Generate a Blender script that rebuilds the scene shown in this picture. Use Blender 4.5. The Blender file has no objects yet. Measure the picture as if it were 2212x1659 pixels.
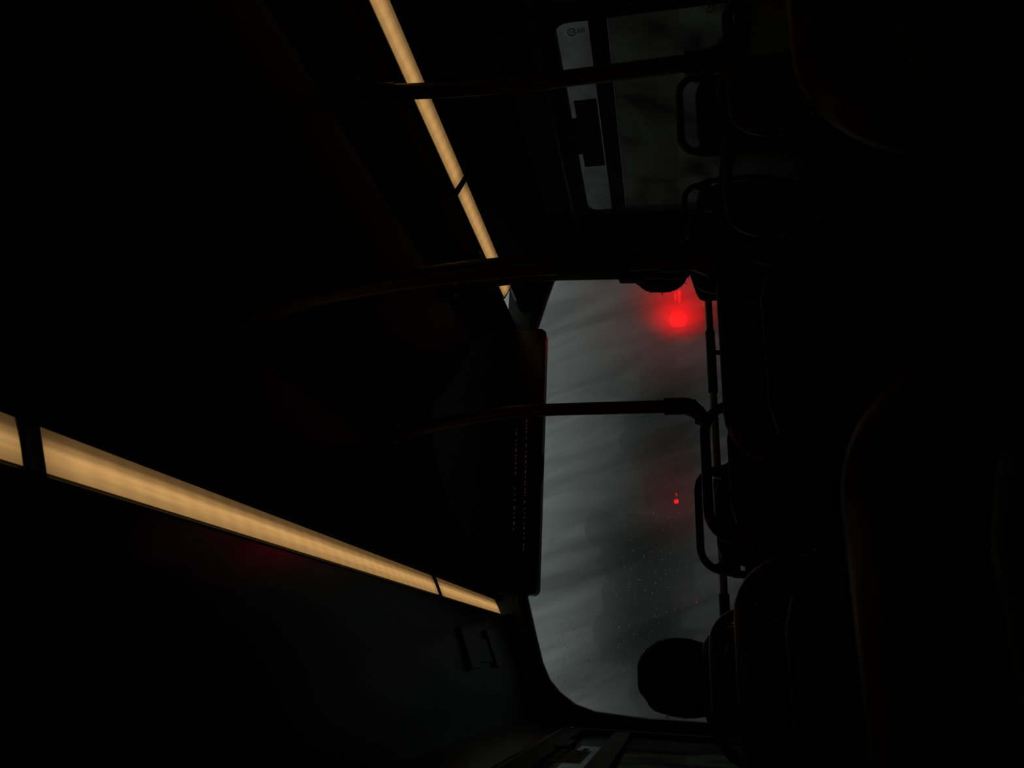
import bpy, bmesh, math, random
from mathutils import Vector, Matrix
random.seed(7)
C = bpy.context.scene
COL = C.collection

# ------------------------------------------------------------------ camera
FPX, U0, V0 = 1590.0, 1106.0, 829.5          # focal length and centre in pixels of the 2212x1659 frame
CAMZ = 1.05                                    # eye height above the deck floor
P = Vector((1450 - U0, 1440 - V0, FPX)).normalized()   # vanishing point of the bus's length
D = Vector((-0.028, -1.0, 0.0))                # the horizon's direction in the picture
UPc = P.cross(D).normalized()
if UPc.x > 0: UPc = -UPc
Rc = P.cross(UPc)
if Rc.y > 0: Rc = -Rc
R3 = Matrix((Rc, P, UPc))                      # camera (right, down, forward) -> world (x, y, z)
cam_right = R3 @ Vector((1, 0, 0)); cam_down = R3 @ Vector((0, 1, 0)); cam_fwd = R3 @ Vector((0, 0, 1))
cd = bpy.data.cameras.new('camera'); cam = bpy.data.objects.new('camera', cd); COL.objects.link(cam)
M = Matrix.Identity(4)
for i in range(3):
    M[i][0] = cam_right[i]; M[i][1] = -cam_down[i]; M[i][2] = -cam_fwd[i]
M.translation = Vector((0, 0, CAMZ))
cam.matrix_world = M
cd.sensor_width = 36; cd.lens = FPX / 2212 * 36; cd.clip_start = 0.02; cd.clip_end = 800
cd.dof.use_dof = True; cd.dof.focus_distance = 2.6; cd.dof.aperture_fstop = 9.0
C.camera = cam

# ------------------------------------------------------------------ world, view
w = bpy.data.worlds.new('World'); C.world = w; w.use_nodes = True
nt = w.node_tree; nt.nodes.clear()
tc = nt.nodes.new('ShaderNodeTexCoord'); sp = nt.nodes.new('ShaderNodeSeparateXYZ')
mr = nt.nodes.new('ShaderNodeMapRange'); cr = nt.nodes.new('ShaderNodeValToRGB')
bg = nt.nodes.new('ShaderNodeBackground'); ow = nt.nodes.new('ShaderNodeOutputWorld')
nt.links.new(tc.outputs['Generated'], sp.inputs[0]); nt.links.new(sp.outputs['Z'], mr.inputs['Value'])
mr.inputs['From Min'].default_value = -0.06; mr.inputs['From Max'].default_value = 0.6
nt.links.new(mr.outputs[0], cr.inputs[0])
e = cr.color_ramp.elements
e[0].position = 0.0; e[0].color = (0.008, 0.0085, 0.008, 1)
e[1].position = 1.0; e[1].color = (0.100, 0.116, 0.114, 1)
x = e.new(0.10); x.color = (0.018, 0.0195, 0.019, 1)
x = e.new(0.22); x.color = (0.060, 0.066, 0.065, 1)
x = e.new(0.36); x.color = (0.142, 0.162, 0.159, 1)
nt.links.new(cr.outputs[0], bg.inputs[0]); bg.inputs[1].default_value = 1.0
nt.links.new(bg.outputs[0], ow.inputs[0])
vs = C.view_settings
vs.view_transform = 'Standard'; vs.look = 'None'; vs.exposure = 0.0; vs.gamma = 1.0; vs.use_curve_mapping = False
C.cycles.use_denoising = True
C.cycles.sample_clamp_indirect = 2.0
C.cycles.max_bounces = 8; C.cycles.transparent_max_bounces = 12

# ------------------------------------------------------------------ helpers
def ray(u, v):
    return R3 @ Vector((u - U0, v - V0, FPX))
def at(u, v, x=None, y=None, z=None):          # measured point of the photograph on a known plane of the bus (z above the floor)
    a = ray(u, v)
    k = x / a.x if x is not None else (y / a.y if y is not None else (z - CAMZ) / a.z)
    return Vector((a.x * k, a.y * k, a.z * k + CAMZ))
def Z(r): return CAMZ + r

MATS = {}
def mat(name, col, rough=0.5, spec=0.5, metal=0.0, noise=0.0, nscale=20.0, bump=0.0, coat=0.0):
    if name in MATS: return MATS[name]
    m = bpy.data.materials.new(name); m.use_nodes = True
    t = m.node_tree; b = t.nodes['Principled BSDF']
    b.inputs['Base Color'].default_value = (*col, 1); b.inputs['Roughness'].default_value = rough
    b.inputs['Specular IOR Level'].default_value = spec; b.inputs['Metallic'].default_value = metal
    b.inputs['Coat Weight'].default_value = coat
    n = t.nodes.new('ShaderNodeTexNoise'); n.inputs['Scale'].default_value = nscale; n.inputs['Detail'].default_value = 4
    co = t.nodes.new('ShaderNodeTexCoord'); t.links.new(co.outputs['Object'], n.inputs['Vector'])
    if noise:
        mx = t.nodes.new('ShaderNodeMix'); mx.data_type = 'RGBA'
        mx.inputs[6].default_value = (*[c * (1 - noise) for c in col], 1)
        mx.inputs[7].default_value = (*[min(1, c * (1 + noise)) for c in col], 1)
        t.links.new(n.outputs['Fac'], mx.inputs[0]); t.links.new(mx.outputs[2], b.inputs['Base Color'])
    if bump:
        bp = t.nodes.new('ShaderNodeBump'); bp.inputs['Strength'].default_value = bump; bp.inputs['Distance'].default_value = 0.002
        t.links.new(n.outputs['Fac'], bp.inputs['Height']); t.links.new(bp.outputs[0], b.inputs['Normal'])
    MATS[name] = m
    return m
def emit(name, col, s):
    if name in MATS: return MATS[name]
    m = bpy.data.materials.new(name); m.use_nodes = True; t = m.node_tree; t.nodes.clear()
    em = t.nodes.new('ShaderNodeEmission'); em.inputs[0].default_value = (*col, 1); em.inputs[1].default_value = s
    o = t.nodes.new('ShaderNodeOutputMaterial'); t.links.new(em.outputs[0], o.inputs[0])
    MATS[name] = m
    return m

def obj(name, bm, m, parent=None, smooth=True, bevel=0.0):
    me = bpy.data.meshes.new(name)
    bmesh.ops.recalc_face_normals(bm, faces=bm.faces)
    bm.to_mesh(me); bm.free()
    o = bpy.data.objects.new(name, me); COL.objects.link(o)
    if m: me.materials.append(m)
    if parent: o.parent = parent
    if smooth:
        for p in me.polygons: p.use_smooth = True
        try: me.set_sharp_from_angle(angle=math.radians(40))
        except Exception: pass
    if bevel:
        b = o.modifiers.new('bevel', 'BEVEL'); b.width = bevel; b.segments = 2; b.limit_method = 'ANGLE'
    return o
def empty(name, loc=(0, 0, 0)):
    o = bpy.data.objects.new(name, None); COL.objects.link(o); o.location = loc; o.empty_display_size = 0.05
    return o
def tag(o, label, cat, group=None, kind=None):
    o['label'] = label; o['category'] = cat
    if group: o['group'] = group
    if kind: o['kind'] = kind
    return o
def struct(o, label=None):
    o['kind'] = 'structure'
    if label: o['label'] = label
    return o

def box(bm, lo, hi):
    vs_ = [bm.verts.new((a, b, c)) for a in (lo[0], hi[0]) for b in (lo[1], hi[1]) for c in (lo[2], hi[2])]
    for f in ((0, 1, 3, 2), (4, 6, 7, 5), (0, 4, 5, 1), (2, 3, 7, 6), (0, 2, 6, 4), (1, 5, 7, 3)):
        bm.faces.new([vs_[i] for i in f])
    return bm
def boxbm(lo, hi): return box(bmesh.new(), lo, hi)
def tube(bm, pts, r, n=14, caps=True):
    pts = [Vector(p) for p in pts]; rings = []
    rr = r if isinstance(r, (list, tuple)) else [r] * len(pts)
    ref = None
    for i, p in enumerate(pts):
        t = (pts[min(i + 1, len(pts) - 1)] - pts[max(i - 1, 0)]).normalized()
        if ref is None:
            a = Vector((0, 0, 1)) if abs(t.z) < 0.9 else Vector((1, 0, 0))
            s = t.cross(a).normalized()
        else:
            s = (ref - t * ref.dot(t)).normalized()
        ref = s; q = t.cross(s)
        rings.append([bm.verts.new(p + (s * math.cos(2 * math.pi * k / n) + q * math.sin(2 * math.pi * k / n)) * rr[i]) for k in range(n)])
    for a, b in zip(rings, rings[1:]):
        for k in range(n): bm.faces.new((a[k], a[(k + 1) % n], b[(k + 1) % n], b[k]))
    if caps:
        bm.faces.new(rings[0]); bm.faces.new(rings[-1][::-1])
    return bm
def smoothpath(pts, sub=6):
    pts = [Vector(p) for p in pts]; out = []
    for i in range(len(pts) - 1):
        p0 = pts[max(i - 1, 0)]; p1 = pts[i]; p2 = pts[i + 1]; p3 = pts[min(i + 2, len(pts) - 1)]
        for k in range(sub):
            t = k / sub
            out.append(0.5 * ((2 * p1) + (p2 - p0) * t + (2 * p0 - 5 * p1 + 4 * p2 - p3) * t * t + (3 * p1 - p0 - 3 * p2 + p3) * t ** 3))
    out.append(pts[-1]); return out
def rrect(a0, a1, b0, b1, r, n=6):               # rounded rectangle outline, counter-clockwise in (a, b)
    out = []
    for cx, cy, s in ((a1 - r, b1 - r, 0), (a0 + r, b1 - r, 90), (a0 + r, b0 + r, 180), (a1 - r, b0 + r, 270)):
        for k in range(n + 1):
            t = math.radians(s + 90 * k / n); out.append((cx + r * math.cos(t), cy + r * math.sin(t)))
    return out
def mapper(axis, base):
    if axis == 'x': return lambda a, b, d: (base + d, a, b)       # outline in (y, z)
    if axis == 'y': return lambda a, b, d: (a, base + d, b)       # outline in (x, z)
    return lambda a, b, d: (a, b, base + d)                       # outline in (x, y)
def prism(bm, outline, f, d0, d1):
    A = [bm.verts.new(f(a, b, d0)) for a, b in outline]; B = [bm.verts.new(f(a, b, d1)) for a, b in outline]
    n = len(A); bm.faces.new(A); bm.faces.new(B[::-1])
    for i in range(n): bm.faces.new((A[i], A[(i + 1) % n], B[(i + 1) % n], B[i]))
    return bm
def ringplate(bm, outer, inner, f, d0, d1):
    n = len(outer); L = []
    for o_, d in ((outer, d0), (inner, d0), (inner, d1), (outer, d1)):
        L.append([bm.verts.new(f(a, b, d)) for a, b in o_])
    for i in range(n):
        j = (i + 1) % n
        for k in range(4):
            bm.faces.new((L[k][i], L[k][j], L[(k + 1) % 4][j], L[(k + 1) % 4][i]))
    return bm
def rings(bm, R, close=True, caps=False):        # loft closed rings of points
    V = [[bm.verts.new(p) for p in r] for r in R]; n = len(V[0])
    for a, b in zip(V, V[1:]):
        for k in range(n if close else n - 1): bm.faces.new((a[k], a[(k + 1) % n], b[(k + 1) % n], b[k]))
    if caps: bm.faces.new(V[0]); bm.faces.new(V[-1][::-1])
    return bm

# ------------------------------------------------------------------ materials
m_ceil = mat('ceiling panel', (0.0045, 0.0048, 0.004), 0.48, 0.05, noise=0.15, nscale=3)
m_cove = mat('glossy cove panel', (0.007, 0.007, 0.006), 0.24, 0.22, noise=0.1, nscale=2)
m_wall = mat('grey lower wall', (0.16, 0.165, 0.16), 0.6, 0.3, noise=0.1, nscale=6)
m_pill = mat('window surround', (0.030, 0.030, 0.025), 0.45, 0.4, noise=0.15, nscale=8)
m_black = mat('black rubber', (0.003, 0.003, 0.003), 0.6, 0.25, noise=0.2)
m_floor = mat('speckled floor', (0.03, 0.03, 0.033), 0.7, 0.2, noise=0.4, nscale=120)
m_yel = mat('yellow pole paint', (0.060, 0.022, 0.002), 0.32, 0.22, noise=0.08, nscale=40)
m_shell = mat('dark seat shell', (0.003, 0.0035, 0.003), 0.55, 0.12, noise=0.2, bump=0.1)
m_tubeg = mat('grey seat tube', (0.012, 0.013, 0.015), 0.4, 0.3)
m_fab = mat('dark seat fabric', (0.002, 0.005, 0.006), 0.9, 0.1, noise=0.5, nscale=90, bump=0.4)
m_metal = mat('brushed metal', (0.30, 0.29, 0.27), 0.35, 0.5, metal=0.9)
m_screen = mat('black display glass', (0.002, 0.002, 0.002), 0.25, 0.3)
m_hair = mat('black hair', (0.003, 0.003, 0.003), 0.8, 0.1, noise=0.4, nscale=200)
m_skin = mat('skin', (0.10, 0.05, 0.035), 0.6, 0.3)
m_coat = mat('dark coat', (0.004, 0.004, 0.005), 0.9, 0.1, noise=0.3, nscale=60)
m_trous = mat('dark trousers', (0.004, 0.005, 0.008), 0.9, 0.1)
m_hous = mat('lamp housing', (0.012, 0.011, 0.009), 0.4, 0.4)

def pane_mat(name, tint, gloss=0.04):
    m = bpy.data.materials.new(name); m.use_nodes = True; t = m.node_tree; t.nodes.clear()
    o = t.nodes.new('ShaderNodeOutputMaterial'); mx = t.nodes.new('ShaderNodeMixShader')
    tr = t.nodes.new('ShaderNodeBsdfTransparent'); tr.inputs[0].default_value = (*tint, 1)
    gl = t.nodes.new('ShaderNodeBsdfGlossy'); gl.inputs['Roughness'].default_value = 0.03
    mx.inputs[0].default_value = gloss
    t.links.new(tr.outputs[0], mx.inputs[1]); t.links.new(gl.outputs[0], mx.inputs[2])
    t.links.new(mx.outputs[0], o.inputs[0]); return m
def film_mat(name, tint, clear_lo, clear_hi, rot, scale, stretch, rough=0.9, dirt=0.3, plane='xz', wide=0.3):
    # condensation: part of the light goes straight through, the rest is scattered by the droplets; wiped streaks vary it
    m = bpy.data.materials.new(name); m.use_nodes = True; t = m.node_tree; t.nodes.clear()
    o = t.nodes.new('ShaderNodeOutputMaterial')
    co = t.nodes.new('ShaderNodeTexCoord'); mp = t.nodes.new('ShaderNodeMapping'); mp.vector_type = 'TEXTURE'
    mp.inputs['Rotation'].default_value = rot; mp.inputs['Scale'].default_value = stretch
    n = t.nodes.new('ShaderNodeTexNoise'); n.inputs['Scale'].default_value = scale; n.inputs['Detail'].default_value = 5; n.inputs['Distortion'].default_value = 0.6
    t.links.new(co.outputs['Object'], mp.inputs[0]); t.links.new(mp.outputs[0], n.inputs['Vector'])
    r1 = t.nodes.new('ShaderNodeMapRange'); r1.inputs['From Min'].default_value = 0.32; r1.inputs['From Max'].default_value = 0.68
    r1.inputs['To Min'].default_value = clear_lo; r1.inputs['To Max'].default_value = clear_hi
    t.links.new(n.outputs['Fac'], r1.inputs['Value'])
    r2 = t.nodes.new('ShaderNodeMapRange'); r2.inputs['From Min'].default_value = 0.30; r2.inputs['From Max'].default_value = 0.62
    r2.inputs['To Min'].default_value = 1 - dirt; r2.inputs['To Max'].default_value = 1.0
    t.links.new(n.outputs['Fac'], r2.inputs['Value'])
    cm = t.nodes.new('ShaderNodeMix'); cm.data_type = 'RGBA'; cm.blend_type = 'MULTIPLY'; cm.inputs[0].default_value = 1
    cm.inputs[6].default_value = (*tint, 1); t.links.new(r2.outputs[0], cm.inputs[7])
    tr = t.nodes.new('ShaderNodeBsdfTransparent'); rf = t.nodes.new('ShaderNodeBsdfRefraction')
    rf.inputs['IOR'].default_value = 1.07; rf.inputs['Roughness'].default_value = rough
    if plane == 'xz':
        tl = t.nodes.new('ShaderNodeBsdfRefraction'); tl.inputs['IOR'].default_value = 1.22; tl.inputs['Roughness'].default_value = 1.0
    else: tl = t.nodes.new('ShaderNodeBsdfTranslucent')
    for nn in (tr, rf, tl): t.links.new(cm.outputs[2], nn.inputs[0])
    a = t.nodes.new('ShaderNodeMixShader'); a.inputs[0].default_value = wide
    t.links.new(rf.outputs[0], a.inputs[1]); t.links.new(tl.outputs[0], a.inputs[2])
    b = t.nodes.new('ShaderNodeMixShader'); t.links.new(r1.outputs[0], b.inputs[0])
    t.links.new(a.outputs[0], b.inputs[1]); t.links.new(tr.outputs[0], b.inputs[2])
    t.links.new(b.outputs[0], o.inputs[0]); return m

# ------------------------------------------------------------------ bus shell
XL, XR = -0.27, 2.20                             # side walls
XC = 0.97                                        # centre line
YF, YB = 3.50, -1.60                             # front and rear walls
CEIL = Z(0.80)
def mx_(x): return 2 * XC - x
LP = [(-0.27, .44), (-0.215, .57), (-0.12, .607), (-0.03, .640), (.05, .668), (.12, .700), (.185, .739)]   # left cove profile
struct(obj('floor', boxbm((XL - .05, YB, -.05), (XR + .05, YF + .05, 0)), m_floor), 'dark speckled deck floor')
# ceiling: flat middle with bent edges and two long seams
prof = [(.247, .775), (.30, .790), (.545, .800), (.552, .804), (.559, .800), (.97, .806), (1.271, .800), (1.278, .804), (1.285, .800), (1.62, .790), (1.693, .775)]
prof = prof + [(a, b + .03) for a, b in prof[::-1]]
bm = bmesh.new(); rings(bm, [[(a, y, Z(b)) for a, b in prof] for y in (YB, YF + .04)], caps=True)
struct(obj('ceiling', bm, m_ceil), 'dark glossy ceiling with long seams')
def cove(pts, name, label):
    # thin shell with a little thickness above
    s = 1 if pts[0][0] < XC else -1
    out = [(a - s * .012, b + .016) for a, b in pts[::-1]]
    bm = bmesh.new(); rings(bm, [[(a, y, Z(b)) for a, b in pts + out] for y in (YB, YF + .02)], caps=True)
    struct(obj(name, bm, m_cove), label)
cove(LP, 'trim_1', 'glossy sloped panel between ceiling light and side windows')
RP = [(XR, .44), (mx_(-.215), .57), (mx_(-.12), .607), (mx_(-.03), .640), (mx_(.05), .668), (mx_(.12), .700), (mx_(.185), .739)]
cove(RP, 'trim_2', 'glossy sloped panel above the far side windows')

# side walls with two window bays
BAYS = [(2.03, 3.34), (0.52, 1.83)]
ZB, ZT = -.30, .385
def sidewall(name, x0, x1):
    bm = bmesh.new()
    ys = [YB] + sorted([b for bay in BAYS for b in bay]) + [YF]
    zs = [-.30, .385]
    box(bm, (x0, YB, 0), (x1, YF, Z(ZB)))
    box(bm, (x0, YB, Z(ZT)), (x1, YF, Z(.47)))
    for a, b in ((YB, .52), (1.83, 2.03), (3.34, YF)): box(bm, (x0, a, Z(ZB)), (x1, b, Z(ZT)))
    o = obj(name, bm, m_pill, smooth=False)
    o.data.materials.append(m_wall)
    for p in o.data.polygons:
        if p.center.z < Z(ZB) - .02: p.material_index = 1
    return struct(o, 'side wall with window openings and light grey lower panel')
sidewall('wall_left', XL - .05, XL); sidewall('wall_right', XR, XR + .05)
struct(obj('wall_rear', boxbm((XL, YB - .04, 0), (XR, YB, Z(.82))), m_pill, smooth=False))

m_pane_clear = pane_mat('window glass', (.93, .95, .94))
m_hop = film_mat('grimy hopper glass film', (.30, .31, .30), .55, .8, (0, 0, 0), 9, (1, 1, 1), rough=.7, dirt=.3, wide=.2, plane='yz')
m_side = film_mat('steamed side glass film', (.19, .185, .165), .1, .5, (0.5, 0, 0), 4.5, (1, .8, 1.2), rough=.9, dirt=.85, wide=.35, plane='yz')
def side_window(num, x, inward, y0, y1, sticker=False, logos=False):
    s = inward                                    # +1: inside is towards +x
    root = struct(empty('window_%d' % num, (x, (y0 + y1) / 2, Z(ZB))))
    f = mapper('x', x)
    n = 6
    outer = rrect(y0 - .05, y1 + .05, Z(ZB) - .04, Z(ZT) + .04, .05, n)
    top_in = .362
    inner = rrect(y0 + .01, y1 - .01, Z(-.285), Z(top_in), .055, n)
    fr = obj('window_frame', ringplate(bmesh.new(), outer, inner, f, -.045 * s, .014 * s), m_black, root)
    obj('transom', boxbm((min(x - .02 * s, x + .012 * s), y0 + .005, Z(.166)), (max(x - .02 * s, x + .012 * s), y1 - .005, Z(.234))), m_black, root, bevel=.004)
    xp = x - .012 * s
    for nm, a, b, mm in (('hopper_pane', .236, .360, m_hop), ('main_pane', -.284, .165, m_side)):
        pn = obj(nm, boxbm((min(xp, xp - .005 * s), y0 + .011, Z(a)), (max(xp, xp - .005 * s), y1 - .011, Z(b))), m_pane_clear, root, smooth=False)
        bm = bmesh.new(); vv = [bm.verts.new((xp + .002 * s, yy, Z(zz))) for yy, zz in ((y0 + .012, a), (y1 - .012, a), (y1 - .012, b), (y0 + .012, b))]
        bm.faces.new(vv); obj('condensation', bm, mm, pn, smooth=False)
    # latch: a flat bar hanging from the hopper's top rail with a sloping tongue
    lt = boxbm((min(x - .004 * s, x + .020 * s), 2.565 - 2.03 + y0, Z(.325)), (max(x - .004 * s, x + .020 * s), 2.785 - 2.03 + y0, Z(.375)))
    obj('latch', lt, m_black, root, bevel=.003)
    if logos:
        for (cy, cz, r) in ((2.105, .300, .017), (2.08, -.205, .017)):
            bm = bmesh.new()
            g = mapper('x', xp + .004 * s)
            c1 = [(cy + r * math.cos(t * math.pi / 12), Z(cz) + r * math.sin(t * math.pi / 12)) for t in range(24)]
            c2 = [(cy + (r - .003) * math.cos(t * math.pi / 12), Z(cz) + (r - .003) * math.sin(t * math.pi / 12)) for t in range(24)]
            ringplate(bm, c1, c2, g, 0, .0008 * s)
            prism(bm, [(cy - .007, Z(cz - .003)), (cy + .007, Z(cz - .003)), (cy, Z(cz - .010))], g, 0, .0008 * s)
            prism(bm, [(cy - .013, Z(cz + .004)), (cy + .013, Z(cz + .004)), (cy + .013, Z(cz + .0065)), (cy - .013, Z(cz + .0065))], g, 0, .0008 * s)
            for k in range(4):
                zz = cz - .024 - k * .007
                l = (.016, .010, .014, .013)[k]
                prism(bm, [(cy - l, Z(zz)), (cy + l * .6, Z(zz)), (cy + l * .6, Z(zz - .003)), (cy - l, Z(zz - .003))], g, 0, .0008 * s)
            obj('glass_mark', bm, m_black, root, smooth=False)
    return root
def text_mesh(name, body, size, m, parent, mtx):
    cu = bpy.data.curves.new('lettering', 'FONT'); cu.body = body; cu.size = size; cu.extrude = .0004
    to = bpy.data.objects.new('tmp', cu); COL.objects.link(to)
    dg = bpy.context.evaluated_depsgraph_get(); me = bpy.data.meshes.new_from_object(to.evaluated_get(dg))
    bpy.data.objects.remove(to); me.name = name; me.transform(mtx)
    me.materials.clear(); me.materials.append(m)
    o = bpy.data.objects.new(name, me); COL.objects.link(o); o.parent = parent
    return o
side_window(2, XR, -1, *BAYS[0], logos=True)
side_window(3, XR, -1, *BAYS[1])
side_window(4, XL, 1, *BAYS[0])
side_window(5, XL, 1, *BAYS[1])

# notice stuck on the hopper
def notice(x, s, y0, y1, z0, z1, label, face):
    root = boxbm((min(x, x + .001 * s), y0, Z(z0)), (max(x, x + .001 * s), y1, Z(z1)))
    o = tag(obj('window_notice', root, mat('black sticker', (.004, .004, .004), .6, .2), smooth=False), label, 'sticker')
    zm = z0 + (z1 - z0) * .50
    b = boxbm((min(x + .001 * s, x + .0016 * s), y0 + .004, Z(zm)), (max(x + .001 * s, x + .0016 * s), y1 - .004, Z(z1) - .004))
    obj('yellow_band', b, mat('yellow sticker', (.055, .048, .006), .6, .2), o, smooth=False)['label'] = 'yellow band'
    if face:
        d = -1 if s < 0 else 1                    # reading direction along y
        mt = Matrix(((0, 0, s, x + .002 * s), (d, 0, 0, 0), (0, 1, 0, 0), (0, 0, 0, 1)))
        def place(yy, zz): 
            m_ = mt.copy(); m_[1][3] = yy; m_[2][3] = Z(zz); return m_
        ys = y1 - .10 if d < 0 else y0 + .10
        text_mesh('lettering', 'Keep Window shut', .032, mat('grey ink', (.045, .06, .06), .6, .2), o, place(ys, z0 + .012))
        text_mesh('lettering', 'Fully Ventilated', .042, mat('black ink', (.002, .002, .002), .6, .2), o, place(ys + (.06 if d < 0 else -.06), zm + .010))
        bm = bmesh.new()
        for k in range(2):
            yk = (y1 - .045 - k * .018) if d < 0 else (y0 + .03 + k * .018)
            box(bm, (min(x + .001 * s, x + .0018 * s), yk, Z(z0 + .010)), (max(x + .001 * s, x + .0018 * s), yk + .009, Z(z0 + .040)))
        obj('symbol', bm, mat('grey ink', (.045, .06, .06)), o, smooth=False)
    return o
notice(XR - .024, -1, 2.43, 2.87, .238, .332, 'yellow and black notice stuck across the far side window opening pane', True)
notice(XL + .024, 1, 2.12, 2.42, .238, .325, 'yellow and black notice on the small pane beside the nearer side wall', True)

# ------------------------------------------------------------------ front wall and windscreen
WL, WR = -.215, mx_(-.215)
half = [(XC, .665), (1.40, .662), (1.66, .655), (1.84, .605), (1.95, .572), (1.99, .545), (2.01, .50), (2.02, .42), (2.03, .33), (2.03, .10), (2.03, -.28), (1.98, -.315), (1.60, -.325), (XC, -.33)]
right = half; left = [(.54, .662), (.28, .655), (.10, .605), (-.01, .572), (-.08, .538), (-.13, .49), (-.175, .42), (-.20, .33), (-.215, .10), (-.215, -.28), (-.17, -.315), (.34, -.325)][::-1]
inner = right + left
outer = []
for a, b in inner:                               # rectangular wall outline reached along rays from the window's middle
    dx, dz = a - XC, b - .17
    k = min((1.235 / abs(dx)) if dx else 9e9, ((.64 if dz > 0 else 1.22) / abs(dz)) if dz else 9e9)
    q_ = (XC + dx * k, .17 + dz * k)
    if abs(abs(dx) - .63) < .01 and dz < 0: q_ = (XC + math.copysign(1.235, dx), -1.05)
    if abs(abs(dx) - .87) < .015 and dz > 0: q_ = (XC + math.copysign(1.235, dx), .81)
    outer.append(q_)
f = mapper('y', YF)
bm = ringplate(bmesh.new(), [(a, Z(b)) for a, b in outer], [(a, Z(b)) for a, b in inner], f, 0, .06)
struct(obj('wall_front', bm, mat('front wall moulding', (.075, .073, .06), .5, .4, noise=.15, nscale=8)), 'dark front wall around the windscreen')
wroot = struct(empty('window_1', (XC, YF, Z(-.33))), 'wide wet front windscreen')
def scale_out(pts, e): return [(XC + (a - XC) * (1 + e / 1.18), .17 + (b - .17) * (1 + e / .5)) for a, b in pts]
bm = ringplate(bmesh.new(), [(a, Z(b)) for a, b in scale_out(inner, .035)], [(a, Z(b)) for a, b in inner], f, -.014, .01)
obj('window_frame', bm, m_black, wroot)
big = scale_out(inner, .004)
pn = obj('main_pane', prism(bmesh.new(), [(a, Z(b)) for a, b in big], f, .030, .038), m_pane_clear, wroot, smooth=False)
m_film = film_mat('wiped windscreen condensation', (.97, .97, .96), .05, .22, (0, math.radians(-20), 0), 2.2, (.28, 1, 1.5), rough=.85, dirt=.46, wide=.24)
bm = bmesh.new(); bm.faces.new([bm.verts.new(f(a, Z(b), .026)) for a, b in big]); obj('condensation', bm, m_film, pn, smooth=False)
# rain drops clinging to the outside
bm = bmesh.new()
def drop(x, z, r):
    n = 6; c = Vector((x, YF + .038, z)); R_ = []
    for q, h in ((1, 0), (.8, .55), (.35, .9)):
        R_.append([bm.verts.new(c + Vector((math.cos(k * math.pi * 2 / n) * r * q, h * r * .55, math.sin(k * math.pi * 2 / n) * r * q * 1.15))) for k in range(n)])
    for a_, b_ in zip(R_, R_[1:]):
        for k in range(n): bm.faces.new((a_[k], a_[(k + 1) % n], b_[(k + 1) % n], b_[k]))
    bm.faces.new(R_[-1])
def cluster(n, x, z, sx, sz, r0, r1):
    for _ in range(n):
        xx = random.gauss(x, sx); zz = random.gauss(z, sz)
        if -.19 < xx < 2.1 and -.28 < zz < .5: drop(xx, Z(zz), random.uniform(r0, r1))
cluster(150, .02, .40, .10, .14, .002, .0044); cluster(160, .35, -.02, .16, .14, .0015, .0034)
cluster(60, 1.60, .38, .14, .10, .0012, .0026); cluster(40, 1.72, .05, .12, .12, .0012, .0026)
for _ in range(200): drop(random.uniform(-.15, 2.05), Z(random.uniform(-.25, .5)), random.uniform(.0014, .0032))
m_drop = bpy.data.materials.new('water drop'); m_drop.use_nodes = True; t = m_drop.node_tree; t.nodes.clear()
o_ = t.nodes.new('ShaderNodeOutputMaterial'); g_ = t.nodes.new('ShaderNodeBsdfRefraction'); g_.inputs['IOR'].default_value = 1.33; g_.inputs['Roughness'].default_value = .05
t.links.new(g_.outputs[0], o_.inputs[0])
tag(obj('rain_drops', bm, m_drop), 'tiny rain drops scattered over the outside of the front windscreen', 'rain drops', kind='stuff')

# arch strip where cove and front wall meet
def arch(pts, name, label, y0, y1, t_):
    s = 1 if pts[0][0] < XC else -1
    inn = [(a + s * t_, b - t_) for a, b in pts]
    bm = bmesh.new(); rings(bm, [[(a, y, Z(b)) for a, b in pts + inn[::-1]] for y in (y0, y1)], caps=True)
    struct(obj(name, bm, m_black), label)
arch(LP, 'trim_3', 'black strip where the sloped panel meets the front wall', 3.44, 3.50, .010)
arch(RP, 'trim_4', 'black strip where the far sloped panel meets the front wall', 3.44, 3.50, .010)
# dark domed panel on the front of the ceiling
dome = [(.36, 3.32), (.45, 2.86), (.55, 2.50), (.66, 2.32), (.786, 2.262), (.90, 2.40), (1.05, 2.56), (1.276, 2.79), (1.42, 3.05), (1.54, 3.32)]
dome = [(p.x, p.y) for p in smoothpath([(a, b, 0) for a, b in dome], 4)]
bm = prism(bmesh.new(), dome, mapper('z', Z(.772)), 0, .026)
struct(obj('trim_5', bm, mat('dark dome panel', (.004, .005, .005), .45, .3)), 'dark arched panel on the front of the ceiling')
# grey trim ledges over both windows
for i, (x, s) in enumerate(((XL, 1), (XR, -1))):
    struct(obj('trim_%d' % (6 + i), boxbm((min(x, x + .018 * s), YB, Z(.425)), (max(x, x + .018 * s), 3.44, Z(.445))), mat('pale trim', (.06, .06, .062), .35, .4), bevel=.004), 'thin grey ledge above the side windows')
# dashboard shelf under windscreen
struct(obj('trim_8', boxbm((XL, YF - .10, Z(-.36)), (XR, YF, Z(-.325))), m_pill, bevel=.006), 'shelf under the windscreen')

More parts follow.
